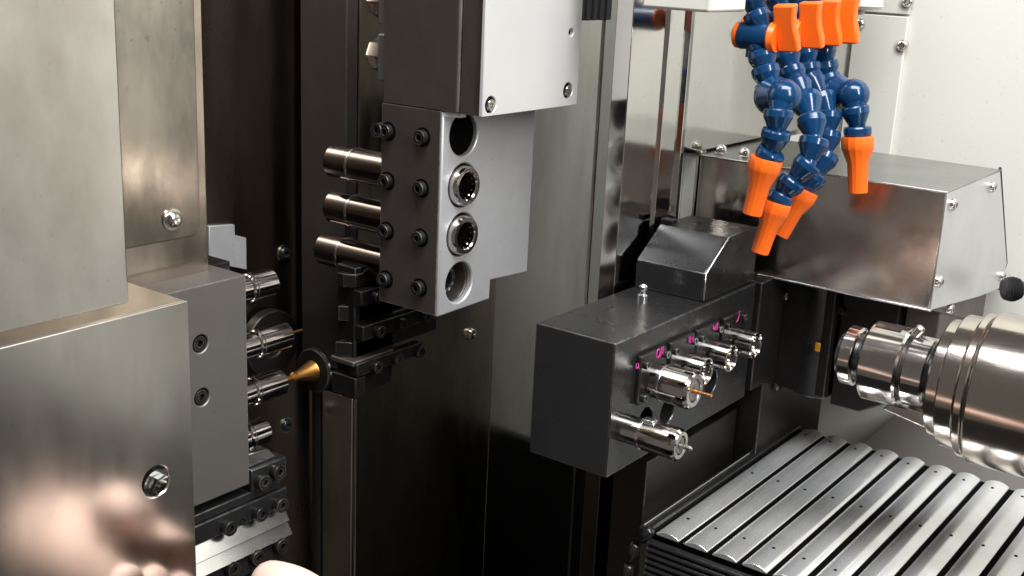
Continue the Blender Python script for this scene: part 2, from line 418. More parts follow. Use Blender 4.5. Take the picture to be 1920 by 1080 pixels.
part('stud', MB().lathe([(0.0038, 0.007), (0.0038, 0.0135), (0.0028, 0.0145), (0.0018, 0.0145), (0.0018, 0.012), (0, 0.012)], bc, PX, 24), 'screw_steel', bt)
solo('machine_guard', MB().box(XG - 0.010, XG - 0.008, -0.06, 0.333, -0.1725, 0.40), 'guard_steel',
     'tall pale brushed stainless guard sheet at the upper left edge', 'guard', bevel=0.0009)
# second guard with rounded corner
X2 = -0.57
yr = P(376, 430, 'X', X2).y; zb = P(340, 447, 'X', X2).z
pts = []
for k in range(7):
    a = -math.pi / 2 + k * math.pi / 12
    pts.append((yr - 0.008 + 0.008 * math.cos(a), zb + 0.008 + 0.008 * math.sin(a)))
r = thing('machine_guard', 'stainless guard coloured with dark reflections, rounded corner and one domed screw', 'guard', (X2, 0.40, zb))
part('sheet', MB().prism([(0.15, zb)] + pts + [(yr, 0.10), (0.15, 0.10)], 'X', X2 - 0.002, X2), 'dim_reflection_steel', r, 0.0006)
q = P(322, 411, 'X', X2)
inst('washer', 'washer', q, PX, r, scale=1.05); inst('screw', 'dome', q + Vector((0.001, 0, 0)), PX, r)
X3 = -0.625
yr3 = P(390, 470, 'X', X3).y
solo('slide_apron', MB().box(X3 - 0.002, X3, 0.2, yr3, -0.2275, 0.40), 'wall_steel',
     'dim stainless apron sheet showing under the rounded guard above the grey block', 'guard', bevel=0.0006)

# ================================================================ left drill block
r = thing('drill_block', 'grey steel tool block with two socket bolts beside the lower guard', 'tool block', (-0.62, 0.48, -0.374))
bd = part('body', MB().box(-0.645, -0.600, 0.36, 0.515, -0.3738, -0.2185), 'grey_steel', r, 0.0008)
part('spindle_carrier', MB().box(-0.70, -0.6455, 0.38, 0.540, -0.385, -0.222), 'black_steel', r, 0.001)
part('carrier_lip', MB().box(-0.644, -0.616, 0.5155, 0.527, -0.372, -0.224), 'black_steel', r, 0.0008)
cb = [P(u, v, 'X', -0.600) for u, v in ((376, 645), (379, 745))]
mbc = MB()
for q in cb: mbc.lathe([(0, -0.006), (0.0062, -0.006), (0.0062, 0.006), (0, 0.006)], q, PX, 32)
bore(bd, mbc)
for q in cb: inst('bolt', 'cap_black', q + Vector((-0.006, 0, 0)), PX, r, scale=1.25)
def drill_holder(label, z, y0, y1, tip):
    r = thing('drill_holder', label, 'tool holder', (-0.635, y0, z - 0.008), 'drill holders on the left block')
    part('sleeve', MB().lathe([(0, 0), (0.0092, 0), (0.0092, y0 - 0.528 + 0.004), (0, y0 - 0.528 + 0.004)], (-0.635, 0.528, z), PY, 32), 'chrome', r)
    R = 0.0106
    L = y1 - y0
    nut = part('collet_nut', MB().lathe([(0.005, 0), (R * 0.93, 0), (R, 0.001), (R, L - 0.0015), (R * 0.9, L), (0.0045, L), (0.0045, L - 0.003), (0.005, 0)], (-0.635, y0, z), PY, 40), 'chrome', r)
    part('nut_groove', MB().lathe([(R * 0.99, 0.0028), (R * 1.012, 0.0030), (R * 1.012, 0.0036), (R * 0.99, 0.0038)], (-0.635, y0, z), PY, 40, True), 'black_steel', nut)
    part('collet', MB().lathe([(0.0016, L - 0.004), (0.0043, L - 0.004), (0.0043, L + 0.0005), (0.0016, L + 0.0005)], (-0.635, y0, z), PY, 24, True), 'graphite_steel', r)
    if tip == 'drill':
        part('drill_bit', MB().lathe([(0, -0.01), (0.0011, -0.01), (0.0011, 0.016), (0, 0.0185)], (-0.635, y1, z), PY, 14), 'brass', r)
    if tip == 'saw':
        part('arbor', MB().lathe([(0, -0.01), (0.0022, -0.01), (0.0022, 0.011), (0.0040, 0.013), (0.0040, 0.018), (0.0085, 0.033), (0, 0.033)], (-0.635, y1, z), PY, 24), 'brass', r)
        mb = MB().lathe([(0, 0.0332), (0.0168, 0.0332), (0.0174, 0.0336), (0.0174, 0.0372), (0.0168, 0.0376), (0, 0.0376)], (-0.635, y1, z), PY, 64)
        part('saw_disc', mb, 'black_steel', r)
        part('disc_rim', MB().lathe([(0.0168, 0.0350), (0.0179, 0.0350), (0.0179, 0.0368), (0.0168, 0.0368)], (-0.635, y1, z), PY, 64, True), 'bright_steel', r)
drill_holder('short drill holder at the top corner of the grey left block', -0.2415, 0.545, 0.569, None)
drill_holder('drill holder with thin dull drill, second from top on the grey left block', -0.2855, 0.551, 0.583, 'drill')
drill_holder('drill holder carrying a brass cone cutter with dark round disc', -0.3217, 0.547, 0.577, 'saw')
drill_holder('lowest short drill holder above the tool clamps at the lower left', -0.356, 0.541, 0.560, None)
# hidden guide ring behind the second holder
solo('guide_ring', MB().lathe([(0.012, 0), (0.030, 0), (0.030, 0.010), (0.012, 0.010)], P(498, 640, 'X', -0.755), PX, 48, True), 'black_steel',
     'big black round ring on the dark wall behind the left drill holders', 'ring', bevel=0.001)

# ================================================================ lower left turning tools
r = thing('tool_clamp_rack', 'black clamp rack with rows of socket screws under the grey block', 'tool rack', (-0.62, 0.50, -0.47))
part('rack_body', MB().box(-0.66, -0.614, 0.40, 0.5525, -0.48, -0.3885), 'black_steel', r, 0.001)
part('upper_rail', MB().box(-0.64, -0.602, 0.40, 0.546, -0.3880, -0.3815), 'graphite_steel', r, 0.0008)
def clamp(z0, z1, y0, y1, screws, hole=None):
    c = part('clamp_bar', MB().prism([(-0.6138, z0), (-0.6035, z0 + 0.001), (-0.600, z0 + 0.004), (-0.600, z1 - 0.001), (-0.6015, z1), (-0.6138, z1)], 'Y', y0, y1) if False else
             MB().box(-0.6138, -0.600, y0, y1, z0, z1), 'graphite_steel', r, 0.0009)
    for u, v in screws:
        q = P(u, v, 'X', -0.600)
        inst('screw', 'cap_black', (q.x, q.y, min(max(q.z, z0 + 0.005), z1 - 0.004)), PX, c, scale=1.35, spin=random.random())
    if hole:
        q = P(*hole, 'X', -0.6002)
        inst('screw_hole', 'counterbore', q, PX, c, scale=0.45)
clamp(-0.3805, -0.364, 0.517, 0.5505, ((487, 901), (515, 882)))
clamp(-0.4035, -0.3885, 0.40, 0.5505, ((424, 993), (482, 967), (520, 948)), (454, 979))
clamp(-0.4445, -0.4275, 0.40, 0.5505, ((430, 1064), (475, 1040), (520, 1020)))
solo('turning_tool', MB().prism([(-0.6137, -0.4148), (-0.5960, -0.4148), (-0.6036, -0.4040), (-0.6137, -0.4040)], 'Y', 0.4000, 0.5500), 'bright_steel',
     'bright ground tool shank, upper of two white bars in the lower left rack', 'tool', 'tool shanks in the lower left rack', bevel=0.0006)
solo('turning_tool', MB().prism([(-0.6137, -0.4270), (-0.5960, -0.4270), (-0.6036, -0.4156), (-0.6137, -0.4156)], 'Y', 0.4100, 0.5530), 'bright_steel',
     'bright ground tool shank, lower of two white bars in the lower left rack', 'tool', 'tool shanks in the lower left rack', bevel=0.0006)
solo('turning_tool', MB().prism([(0.515, -0.3635), (0.5445, -0.3635), (0.536, -0.3545), (0.515, -0.3525)], 'X', -0.6137, -0.604), 'bright_steel',
     'stubby white shank with slanted top above the first clamp under the grey block', 'tool', 'tool shanks in the lower left rack', bevel=0.0006)

# ================================================================ vertical gang block
GX, GY = -0.5393, 0.6459
r = thing('gang_tool_block', 'tall dark steel gang block with bright bored face and hanging cover plate', 'tool block', (-0.57, 0.70, -0.265))
prof = [(0.6459, -0.2645), (0.7093, -0.2635), (0.7097, -0.2482), (0.7590, -0.2510), (0.7590, -0.1115), (0.6459, -0.1115)]
face = part('bored_plate', MB().prism(prof, 'X', -0.5450, GX), 'aluminium', r, 0.0012)
back = part('block_body', MB().prism([(0.6456, -0.2640), (0.7090, -0.2630), (0.7090, -0.1112), (0.6456, -0.1112)], 'X', -0.597, -0.5452) , 'oxide_steel', r, 0.0008)
skin_ = part('front_skin', MB().box(-0.597, GX - 0.0012, 0.6446, 0.6454, -0.2632, -0.1112), 'oxide_steel', r)
part('upper_body', MB().prism([(-0.597, 0.6452), (-0.5275, 0.6452), (-0.5260, 0.6470), (-0.5260, 0.752), (-0.597, 0.752)], 'Z', -0.1108, 0.05), 'oxide_steel', r, 0.0008)
part('notch_lip', MB().prism([(-0.5390, 0.6462), (-0.5265, 0.6500), (-0.5265, 0.6560), (-0.5390, 0.6560)], 'Z', -0.1145, -0.1112), 'machined_aluminium', r)
cp = part('cover_plate', MB().box(-0.5255, -0.5075, 0.6475, 0.7635, -0.1112, 0.05), 'oxide_steel', r, 0.0006)
cf = part('cover_face', MB().box(-0.5072, -0.5040, 0.6455, 0.7640, -0.1112, 0.05), 'machined_aluminium', r, 0.0007)
yz = [(0.6703, -0.1297), (0.6711, -0.1678), (0.6711, -0.2052), (0.6705, -0.2423)]
RH = [0.0160, 0.0166, 0.0166, 0.0158]
mbc = MB()
for (y, z), rr in zip(yz, RH):
    mbc.lathe([(0, -0.10), (rr, -0.10), (rr, 0.02), (0, 0.02)], (GX, y, z), PX, 56)
bore(face, mbc); 
mbc = MB()
for (y, z), rr in zip(yz, RH):
    mbc.lathe([(0, -0.10), (rr, -0.10), (rr, 0.02), (0, 0.02)], (GX, y, z), PX, 56)
bore(back, mbc)
ch = [P(920, 197, 'X', -0.504), P(1065, 170, 'X', -0.504), P(1071, 61, 'X', -0.504)]
mbc = MB()
for q, rr in zip(ch, (0.0060, 0.0060, 0.0030)):
    mbc.lathe([(0, -0.0030), (rr, -0.0030), (rr, 0.01), (0, 0.01)], q, PX, 36)
bore(cf, mbc)
for q in ch[:2]:
    inst('counterbore', 'counterbore', q + Vector((-0.0030, 0, 0)), PX, r, scale=1.04)
    inst('bolt', 'cap_steel', q + Vector((-0.0028, 0, 0)), PX, r, scale=0.95)
part('tapped_hole', MB().cyl(ch[2] + Vector((-0.0031, 0, 0)), PX, 0.0029, 0.0004, 20), 'black_void', r)
part('bore_shade', MB().cyl((GX - 0.0060, yz[0][0], yz[0][1]), PX, 0.0159, 0.002, 40), 'black_void', r)  # black disc paints the darkness inside the open bore
scr = [(-0.590, -0.1313), (-0.5563, -0.1313), (-0.590, -0.1685), (-0.5563, -0.1689), (-0.590, -0.2067), (-0.5560, -0.2060), (-0.590, -0.2447), (-0.5558, -0.2443)]
for i, (x, z) in enumerate(scr):
    inst('counterbore', 'counterbore', (x, 0.6446, z), NY, r, scale=1.25)
    inst('set_screw', 'cap_black', (x, 0.6450, z), NY, r, scale=1.3, spin=i * 0.4)
inst('set_screw', 'cap_black', (-0.597, 0.6440, -0.1310), NY, r, scale=1.25)
# tool sleeves through the gang block
def tool_sleeve(k, label, xl, ring):
    y, z = yz[k]
    r = thing('tool_sleeve', label, 'tool sleeve', (-0.60, y, z - 0.014), 'tool sleeves in the gang block')
    part('sleeve', MB().lathe([(0.0095, 0), (0.0128, 0), (0.0134, 0.001), (0.0134, -xl - 0.5615), (0.0095, -xl - 0.5615)], (xl, y, z), PX, 48, True), 'dark_chrome', r)
    part('groove_ring', MB().lathe([(0.0130, 0), (0.0139, 0), (0.0139, 0.0018), (0.0130, 0.0018)], (xl + 0.024, y, z), PX, 48, True), 'bright_steel', r)
    part('nose', MB().lathe([(0.0, 0), (0.0045, 0), (0.0050, 0.0006), (0.0050, 0.006), (0.0092, 0.008), (0.0092, 0.03), (0, 0.03)], (xl - 0.008, y, z), PX, 32), 'graphite_steel', r)
    if ring:
        cl = part('collet_ring', MB().lathe([(0.0100, 0), (0.0135, 0), (0.0152, 0.0015), (0.0152, 0.0185), (0.0138, 0.0225), (0.0108, 0.0225), (0.0100, 0.0215)], (GX - 0.0175, y, z), PX, 48, True), 'chrome', r)
        mb = MB()
        for j in range(14):
            a = 2 * math.pi * j / 14; R_ = 0.0100
            c, s = math.cos(a), math.sin(a)
            mb.box(GX - 0.010, GX + 0.0010, y + c * R_ - 0.0005, y + c * R_ + 0.0005, z + s * R_ - 0.0005, z + s * R_ + 0.0005)
        part('collet_teeth', mb, 'chrome', r)
        part('bore_shade', MB().cyl((GX - 0.0125, y, z), PX, 0.0099, 0.004, 32), 'black_void', r)  # black disc stands for the dark inside the collet
    else:
        part('collet_ring', MB().lathe([(0.0085, 0), (0.0140, 0), (0.0140, 0.010), (0.0115, 0.012), (0.0085, 0.012)], (GX - 0.026, y, z), PX, 48, True), 'graphite_steel', r)
        mb = MB()
        for j in range(12):
            a = 2 * math.pi * j / 12; R_ = 0.0100
            c, s = math.cos(a), math.sin(a)
            mb.box(GX - 0.016, GX - 0.0135, y + c * R_ - 0.0011, y + c * R_ + 0.0011, z + s * R_ - 0.0011, z + s * R_ + 0.0011)
        part('collet_teeth', mb, 'bright_steel', r)
tool_sleeve(1, 'uppermost of three round chrome sleeves left of the gang block', -0.673, True)
tool_sleeve(2, 'middle of three round chrome sleeves left of the gang block', -0.673, True)
tool_sleeve(3, 'lowest round chrome sleeve of the gang block, its collet sunk in the bore', -0.683, False)
# two brackets with collet chucks higher up on the left flank
def flank(label, z, lo, hi):
    r = thing('flank_holder', label, 'tool holder', (-0.61, 0.66, z - 0.02), 'holders on the upper left flank')
    part('plate', MB().prism([(0.6510, lo), (0.690, lo), (0.690, hi), (0.6510, hi)], 'X', -0.6085, -0.5975), 'grey_steel', r, 0.0012)
    pr = [(0, 0), (0.0075, 0), (0.0085, 0.002), (0.0125, 0.004), (0.0132, 0.006), (0.0132, 0.020), (0, 0.020)]
    nut = part('hex_chuck', MB().lathe(pr, (-0.6285, 0.668, z), PX, 8), 'chrome', r, 0.0006, angle=20)
    part('stub', MB().cyl((-0.631, 0.668, z), PX, 0.0055, 0.004, 20), 'graphite_steel', r)
flank('hexagonal chuck on pale plate left of the gang block, second from the top edge', -0.0790, -0.0965, -0.0620)
flank('hexagonal chuck on pale plate cut off by the top edge of the photo', -0.0395, -0.0555, -0.0200)

# ================================================================ turning tools below the gang block
r = thing('turning_tool_post', 'black tool post with stacked clamp bars under the gang block', 'tool post', (-0.65, 0.69, -0.36))
part('post', MB().prism([(-0.650, 0.652), (-0.6285, 0.6500), (-0.6285, 0.6960), (-0.650, 0.6960)], 'Z', -0.3530, -0.245), 'black_steel', r, 0.001)
part('post_foot', MB().box(-0.648, -0.6205, 0.6436, 0.655, -0.3517, -0.3340), 'black_steel', r, 0.001)
part('ledge', MB().box(-0.648, -0.622, 0.6425, 0.690, -0.3245, -0.3200), 'oxide_steel', r, 0.001)
def clamp2(z0, z1, y0, y1, ss):
    c = part('clamp_bar', MB().box(-0.628, -0.6195, y0, y1, z0, z1), 'black_steel', r, 0.0008)
    for y in ss:
        inst('screw', 'cap_black', (-0.6195, y, (z0 + z1) / 2 - 0.001), PX, c, scale=1.2, spin=y * 40)
clamp2(-0.3325, -0.3215, 0.6445, 0.7230, (0.664, 0.689, 0.716))
clamp2(-0.3035, -0.2915, 0.6505, 0.7350, (0.667, 0.694, 0.724))
clamp2(-0.2740, -0.2620, 0.6480, 0.6800, (0.664,))
g = 'turning tools under the gang block'
solo('turning_tool', MB().prism([(-0.643, 0.643), (-0.6285, 0.652), (-0.6285, 0.752), (-0.650, 0.752)], 'Z', -0.3195, -0.3075), 'black_steel',
     'lowest black square tool shank pointing right under the gang block', 'tool', g, bevel=0.0006)
solo('turning_tool', MB().prism([(-0.643, 0.646), (-0.6285, 0.655), (-0.6285, 0.785), (-0.655, 0.785)], 'Z', -0.2905, -0.2780), 'black_steel',
     'middle black tool shank reaching farthest right under the gang block', 'tool', g, bevel=0.0006)
solo('turning_tool', MB().prism([(-0.643, 0.645), (-0.636, 0.645), (-0.6275, 0.650), (-0.6275, 0.70), (-0.648, 0.70)], 'Z', -0.2610, -0.2500), 'black_steel',
     'short grey topped tool shank just below the lowest round sleeve', 'tool', g, bevel=0.0006)

# ================================================================ centre tool block
BX0, BX1, BY0, BY1, BZ0, BZ1 = -0.4568, -0.3900, 0.6563, 0.8740, -0.3520, -0.2524
r = thing('back_tool_block', 'long dark steel block holding a row of chrome collets in mid picture', 'tool block', (-0.42, 0.76, BZ0))
body = part('body', MB().box(BX0, BX1, BY0, BY1, BZ0, BZ1), 'graphite_steel', r, 0.0009)
TY = [0.7060, 0.7480, 0.7890, 0.8320]
TZ = -0.2905
low = [(0.7060, -0.3240), (0.7390, -0.3260), (0.8080, -0.3215)]
mbc = MB()
for y, z in low: mbc.lathe([(0, -0.03), (0.0105, -0.03), (0.0105, 0.01), (0, 0.01)], (BX1, y, z), PX, 40)
bore(body, mbc)
for i, y in enumerate(TY):
    c = part('clamp_plate', MB().prism([(y - 0.0195, TZ + 0.022), (y + 0.016, TZ + 0.022), (y + 0.018, TZ + 0.004), (y + 0.010, TZ - 0.015), (y - 0.0195, TZ - 0.015)], 'X', BX1 + 0.0003, BX1 + 0.0040 + 0.0005 * (i % 2)), 'black_steel', r, 0.0010)
    for dy, dz in ((-0.0155, 0.0155), (0.0125, 0.0165), (-0.0150, -0.0095)):
        inst('screw', 'cap_small', (BX1 + 0.0046, y + dy, TZ + dz), PX, c, scale=0.95, spin=dy * 90)
inst('screw', 'cap_small', P(1383, 592, 'X', BX1), PX, r)
part('grease_nipple', MB().lathe([(0, 0), (0.0042, 0), (0.0042, 0.0035), (0.0026, 0.0045), (0.0026, 0.0065), (0.0034, 0.0080), (0.0034, 0.0105), (0.0020, 0.0120), (0, 0.0122)], P(1205, 561, 'Z', BZ1) , PZ, 20), 'bright_steel', r)
inst('screw', 'dome', P(1262, 640, 'X', BX1) if False else Vector((-0.41, 0.86, BZ1)), PZ, r, scale=0.6)
# hood on top
hd = [(0.790, -0.2518), (0.790, -0.2300), (0.8233, -0.2064), (0.8760, -0.2064), (0.8760, -0.2518)]
r = thing('sheet_hood', 'dark folded sheet hood with slanted front on the centre tool block', 'hood', (-0.425, 0.83, -0.2518))
part('shell', MB().prism(hd, 'X', BX0 + 0.001, -0.3955), 'graphite_steel', r, 0.0007)
inner = [(0.7895, -0.2516), (0.7895, -0.2297), (0.8231, -0.2059), (0.8765, -0.2059), (0.8765, -0.2516)]
part('edge_plate', MB().prism(inner, 'X', -0.3953, -0.3940), 'graphite_steel', r, 0.0006)
part('edge_highlight', MB().tube([(-0.3940, 0.7897, -0.2500), (-0.3940, 0.7897, -0.2298), (-0.3940, 0.8232, -0.2061)], 0.0006, 8), 'bright_steel', r, angle=60)  # bright tube traces the light highlight on the hood edge
part('corner_block', MB().box(-0.4555, -0.445, 0.8235, 0.832, -0.2058, -0.2015), 'black_steel', r, 0.0006)
# collets on the block
def collet_tool(label, y, z, R, L, kind, x0=None):
    x0 = BX1 if x0 is None else x0
    r = thing('collet_holder', label, 'tool holder', (x0, y, z - R), 'chrome collet holders on the centre block')
    n = 48
    if kind == 'open':
        b = part('slotted_sleeve', MB().lathe([(R * 0.74, 0), (R * 0.96, 0), (R, 0.001), (R, L - 0.0008), (R * 0.96, L), (R * 0.86, L), (R * 0.82, L - 0.001)], (x0, y, z), PX, n, True), 'chrome', r)
        mb = MB()
        for j in range(10):
            a = 2 * math.pi * j / 10 + 0.2
            c, s = math.cos(a), math.sin(a); w = 0.00055
            t = Vector((0, -s, c)) * w; q0 = Vector((x0 + L * 0.62, y + c * R * 0.9, z + s * R * 0.9)); q1 = Vector((x0 + L * 0.62, y + c * R * 1.008, z + s * R * 1.008)); dx = Vector((L * 0.365, 0, 0))
            mb.add([q0 - t, q0 + t, q1 + t, q1 - t, q0 - t + dx, q0 + t + dx, q1 + t + dx, q1 - t + dx], [(0, 1, 2, 3), (4, 7, 6, 5), (0, 4, 5, 1), (1, 5, 6, 2), (2, 6, 7, 3), (3, 7, 4, 0)])
        part('slot_lines', mb, 'black_void', b)
        part('inner_collet', MB().lathe([(R * 0.34, 0), (R * 0.73, 0), (R * 0.73, L * 0.80), (R * 0.66, L * 0.86), (R * 0.40, L * 0.86), (R * 0.34, L * 0.80)], (x0, y, z), PX, 32, True), 'dark_chrome', r)
    else:
        part('shank', MB().lathe([(0, 0), (R * 0.93, 0), (R * 0.93, L * 0.36), (0, L * 0.36)], (x0, y, z), PX, n), 'chrome', r)
        part('ring', MB().lathe([(R * 0.9, 0), (R * 1.0, 0.0004), (R * 1.0, 0.0018), (R * 0.9, 0.0022)], (x0 + L * 0.34, y, z), PX, n, True), 'bright_steel', r)
        nut = part('collet_nut', MB().lathe([(R * 0.5, L * 0.38), (R * 0.97, L * 0.38), (R, L * 0.40), (R, L - 0.0025), (R * 0.86, L), (R * 0.62, L), (R * 0.55, L - 0.004)], (x0, y, z), PX, n, True), 'chrome', r)
        mb = MB()
        nn = 8 if kind == 'nut' else 6
        for j in range(nn):
            a = 2 * math.pi * j / nn + 0.25
            c, s = math.cos(a), math.sin(a); w = 0.0009 if kind == 'nut' else 0.0016
            t = Vector((0, -s, c)) * w; q0 = Vector((x0 + L * (0.80 if kind == 'nut' else 0.86), y + c * R * 0.88, z + s * R * 0.88)); q1 = q0 + Vector((0, c, s)) * R * 0.127; dx = Vector((L * 0.17 if kind == 'nut' else L * 0.12, 0, 0))
            mb.add([q0 - t, q0 + t, q1 + t, q1 - t, q0 - t + dx, q0 + t + dx, q1 + t + dx, q1 - t + dx], [(0, 1, 2, 3), (4, 7, 6, 5), (0, 4, 5, 1), (1, 5, 6, 2), (2, 6, 7, 3), (3, 7, 4, 0)])
        part('slot_lines', mb, 'black_void', nut)
        part('collet', MB().lathe([(0.0018, L - 0.008), (R * 0.56, L - 0.008), (R * 0.56, L - 0.0012), (R * 0.45, L - 0.0004), (0.0026, L - 0.0010), (0.0018, L - 0.003)], (x0, y, z), PX, 32, True), 'grey_steel', r)
        if kind == 'nut':
            part('drill_bit', MB().lathe([(0, L - 0.008), (0.0017, L - 0.008), (0.0017, L + 0.004), (0.0013, L + 0.0055), (0.0013, L + 0.0130), (0, L + 0.0140)], (x0, y, z), PX, 14), 'copper', r)
        else:
            part('drill_bit', MB().lathe([(0, L - 0.008), (0.0017, L - 0.008), (0.0017, L + 0.007), (0.0008, L + 0.0085), (0, L + 0.0085)], (x0, y, z), PX, 14), 'bright_steel', r)
            part('locking_key', MB().box(x0 + L * 0.36, x0 + L * 0.55, y - 0.004, y + 0.003, z + R * 0.9, z + R * 1.12), 'bright_steel', r, 0.0006)
collet_tool('largest chrome collet nut with copper coloured drill on the centre block', TY[0], TZ, 0.0138, 0.0375, 'nut')
collet_tool('open slotted chrome sleeve right behind the copper drill', TY[1], TZ, 0.0110, 0.0245, 'open')
collet_tool('open slotted chrome sleeve, third in the row on the centre block', TY[2], TZ, 0.0110, 0.0245, 'open')
collet_tool('open slotted chrome sleeve farthest back in the row on the centre block', TY[3], TZ, 0.0110, 0.0245, 'open')
collet_tool('long chrome collet holder alone at the lower near corner of the centre block', 0.6745, -0.3190, 0.0112, 0.0465, 'low')
# marker strokes beside the screws
def strokes(label, u, v, shapes):
    mb = MB(); c = P(u, v, 'X', BX1 + 0.0086)
    for pts in shapes:
        mb.tube([c + Vector((0, y * 0.0013, z * 0.0013)) for y, z in pts], 0.00036, 6)
    solo('marker_writing', mb, 'magenta_ink', label, 'writing', 'magenta marker strokes', angle=80)
ring_ = [(2.2 * math.cos(a * 0.7), 2.6 * math.sin(a * 0.7)) for a in range(10)]
strokes('magenta marker sign nearest the front corner of the centre block', 1196, 686, [[(-1.6, 1.6), (-2.0, -0.6), (-0.8, -1.6), (0.6, -0.4), (0.2, 1.4)], [(0.4, -0.6), (1.8, -2.2)]])
strokes('magenta marker letters like OIL left of the second collet', 1240, 660, [[(-3.4 + x * 0.8, z) for x, z in ring_], [(-0.2, 2.8), (-0.6, -2.8)], [(1.6, 2.8), (1.4, -1.0), (3.2, -2.4)]])
strokes('magenta marker letters left of the third collet', 1296, 636, [[(-2.6, 2.0), (-2.4, -1.4)], [(-0.6, 1.8), (-1.0, -2.2), (0.6, -2.0)], [(2.0, 1.0), (1.8, -1.6), (3.0, -2.0)]])
strokes('magenta marker letters left of the farthest collet', 1342, 613, [[(-3.0, 1.8), (-3.4, -0.6), (-2.0, -1.6), (-1.2, 0.6)], [(0.2, 1.8), (0.0, -2.0)], [(2.2, 2.4), (1.8, -2.0)]])
strokes('single curved magenta marker stroke near the far top of the centre block', 1383, 594, [[(-1.4, -3.0), (1.0, -2.2), (2.0, 0.6), (1.2, 3.4)]])

# ================================================================ mount plate and headstock
r = thing('headstock', 'black headstock housing with rounded column behind the sub spindle', 'headstock', (-0.35, 0.98, -0.36))
mp = part('mount_plate', MB().box(-0.4050, -0.3860, 0.8765, 0.9250, -0.3470, -0.2520), 'black_steel', r, 0.001)
for u, v in ((1475, 552), (1457, 722)):
    inst('bolt', 'dome_dark', P(u, v, 'X', -0.386), PX, mp, scale=1.15)
XH0 = P(1492, 640, 'Y', 0.93).x; XH1 = P(1560, 640, 'Y', 0.93).x
pr = [(XH0, 0.936)] + [((XH0 + XH1) / 2 - (XH1 - XH0) / 2 * math.cos(math.pi * k / 14), 0.934 - 0.009 * math.sin(math.pi * k / 14)) for k in range(1, 14)] + [(XH1, 0.936), (XH1, 1.0), (XH0, 1.0)]
part('web', MB().box(-0.4000, XH1, 0.9262, 0.99, P(1520, 738, 'Y', 0.93).z, -0.2530), 'black_steel', r, 0.0008)
part('column', MB().prism(pr, 'Z', P(1520, 742, 'Y', 0.93).z, -0.2530), 'graphite_steel', r, 0.0006)
zb1 = P(1560, 755, 'Y', 0.945).z; zb2 = P(1672, 782, 'Y', 0.945).z
XH2 = P(1745, 640, 'Y', 0.96).x
part('housing', MB().prism([(XH1 + 0.001, zb1), (XH2 - 0.045, zb1), (XH2 - 0.025, zb1 + 0.012), (XH2 - 0.022, -0.2530), (XH1 + 0.001, -0.2530)], 'Y', 0.940, 1.06), 'black_steel', r, 0.001)
part('side_box', MB().box(XH2 - 0.021, -0.2620, 0.952, 1.09, -0.318, -0.2530), 'oxide_steel', r, 0.001)
part('side_lip', MB().prism([(0.905, -0.2535), (1.055, -0.2535), (1.055, -0.290), (1.040, -0.292)], 'X', -0.2619, -0.2600), 'oxide_steel', r, 0.0005)
inst('screw', 'dome', P(1778, 578, 'X', -0.2598), PX, r)
part('name_tag', MB().box(XH1 - 0.010, XH1 - 0.006, 0.9185, 0.9215, P(1555, 664, 'Y', 0.92).z, P(1555, 648, 'Y', 0.92).z), 'ochre_plastic', r, 0.0004)
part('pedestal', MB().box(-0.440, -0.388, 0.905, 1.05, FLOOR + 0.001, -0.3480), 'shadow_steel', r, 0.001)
for u, v in ((1580, 582), (1552, 706)):
    inst('screw', 'cap_small', P(u, v, 'Y', 0.9395), NY, r)

# ================================================================ sub spindle
SY, SZ = 0.800, -0.2690
r = thing('sub_spindle', 'large round sub spindle with stepped collet nose at the right edge', 'spindle', (-0.18, SY, SZ - 0.053))
def ring(name, x0, x1, R, m='chrome', ch=0.001, parent=None):
    return part(name, MB().lathe([(0, 0), (R - ch, 0), (R, ch), (R, x1 - x0 - ch), (R - ch, x1 - x0), (0, x1 - x0)], (x0, SY, SZ), PX, 80), m, parent or r)
ring('collet', -0.2850, -0.2815, 0.0160, 'graphite_steel')
ring('nose_ring', -0.2815, -0.2705, 0.0215, 'chrome', 0.0016)
ring('neck', -0.2705, -0.2640, 0.0170, 'graphite_steel', 0.0003)
sl = ring('slotted_ring', -0.2640, -0.2365, 0.0285, 'chrome', 0.0016)
mb = MB()
for j, a in enumerate((math.radians(100), math.radians(225), math.radians(330))):
    c, s = math.cos(a), math.sin(a)
    o = Vector((0, c, s)); t = Vector((0, -s, c)) * 0.0042
    q = Vector((-0.2610, SY, SZ)) + o * 0.0245; dx = Vector((0.0185, 0, 0)); up = o * 0.01
    mb.add([q - t, q + t, q + t + up, q - t + up, q - t + dx, q + t + dx, q + t + up + dx, q - t + up + dx], [(0, 1, 2, 3), (4, 7, 6, 5), (0, 4, 5, 1), (1, 5, 6, 2), (2, 6, 7, 3), (3, 7, 4, 0)])
bore(sl, mb)
ring('inner_ring', -0.2640, -0.2365, 0.0240, 'graphite_steel', 0.0004)
ring('groove', -0.2366, -0.2345, 0.0235, 'black_steel', 0.0002)
ring('rear_ring', -0.2345, -0.2190, 0.0250, 'chrome', 0.0012)
part('cone', MB().lathe([(0, 0), (0.0225, 0), (0.0235, 0.004), (0.034, 0.0085), (0, 0.0085)], (-0.2190, SY, SZ), PX, 64), 'graphite_steel', r)
ring('flange', -0.2120, -0.2032, 0.0410, 'spindle_steel', 0.0012)
ring('flange', -0.2030, -0.1912, 0.0462, 'spindle_steel', 0.0008)
ring('seam', -0.1912, -0.1902, 0.0452, 'black_steel', 0.0002)
ring('flange', -0.1902, -0.1846, 0.0500, 'spindle_steel', 0.0008)
ring('seam', -0.1846, -0.1830, 0.0490, 'black_steel', 0.0002)
ring('housing', -0.1830, 0.0300, 0.0525, 'spindle_steel', 0.0015)
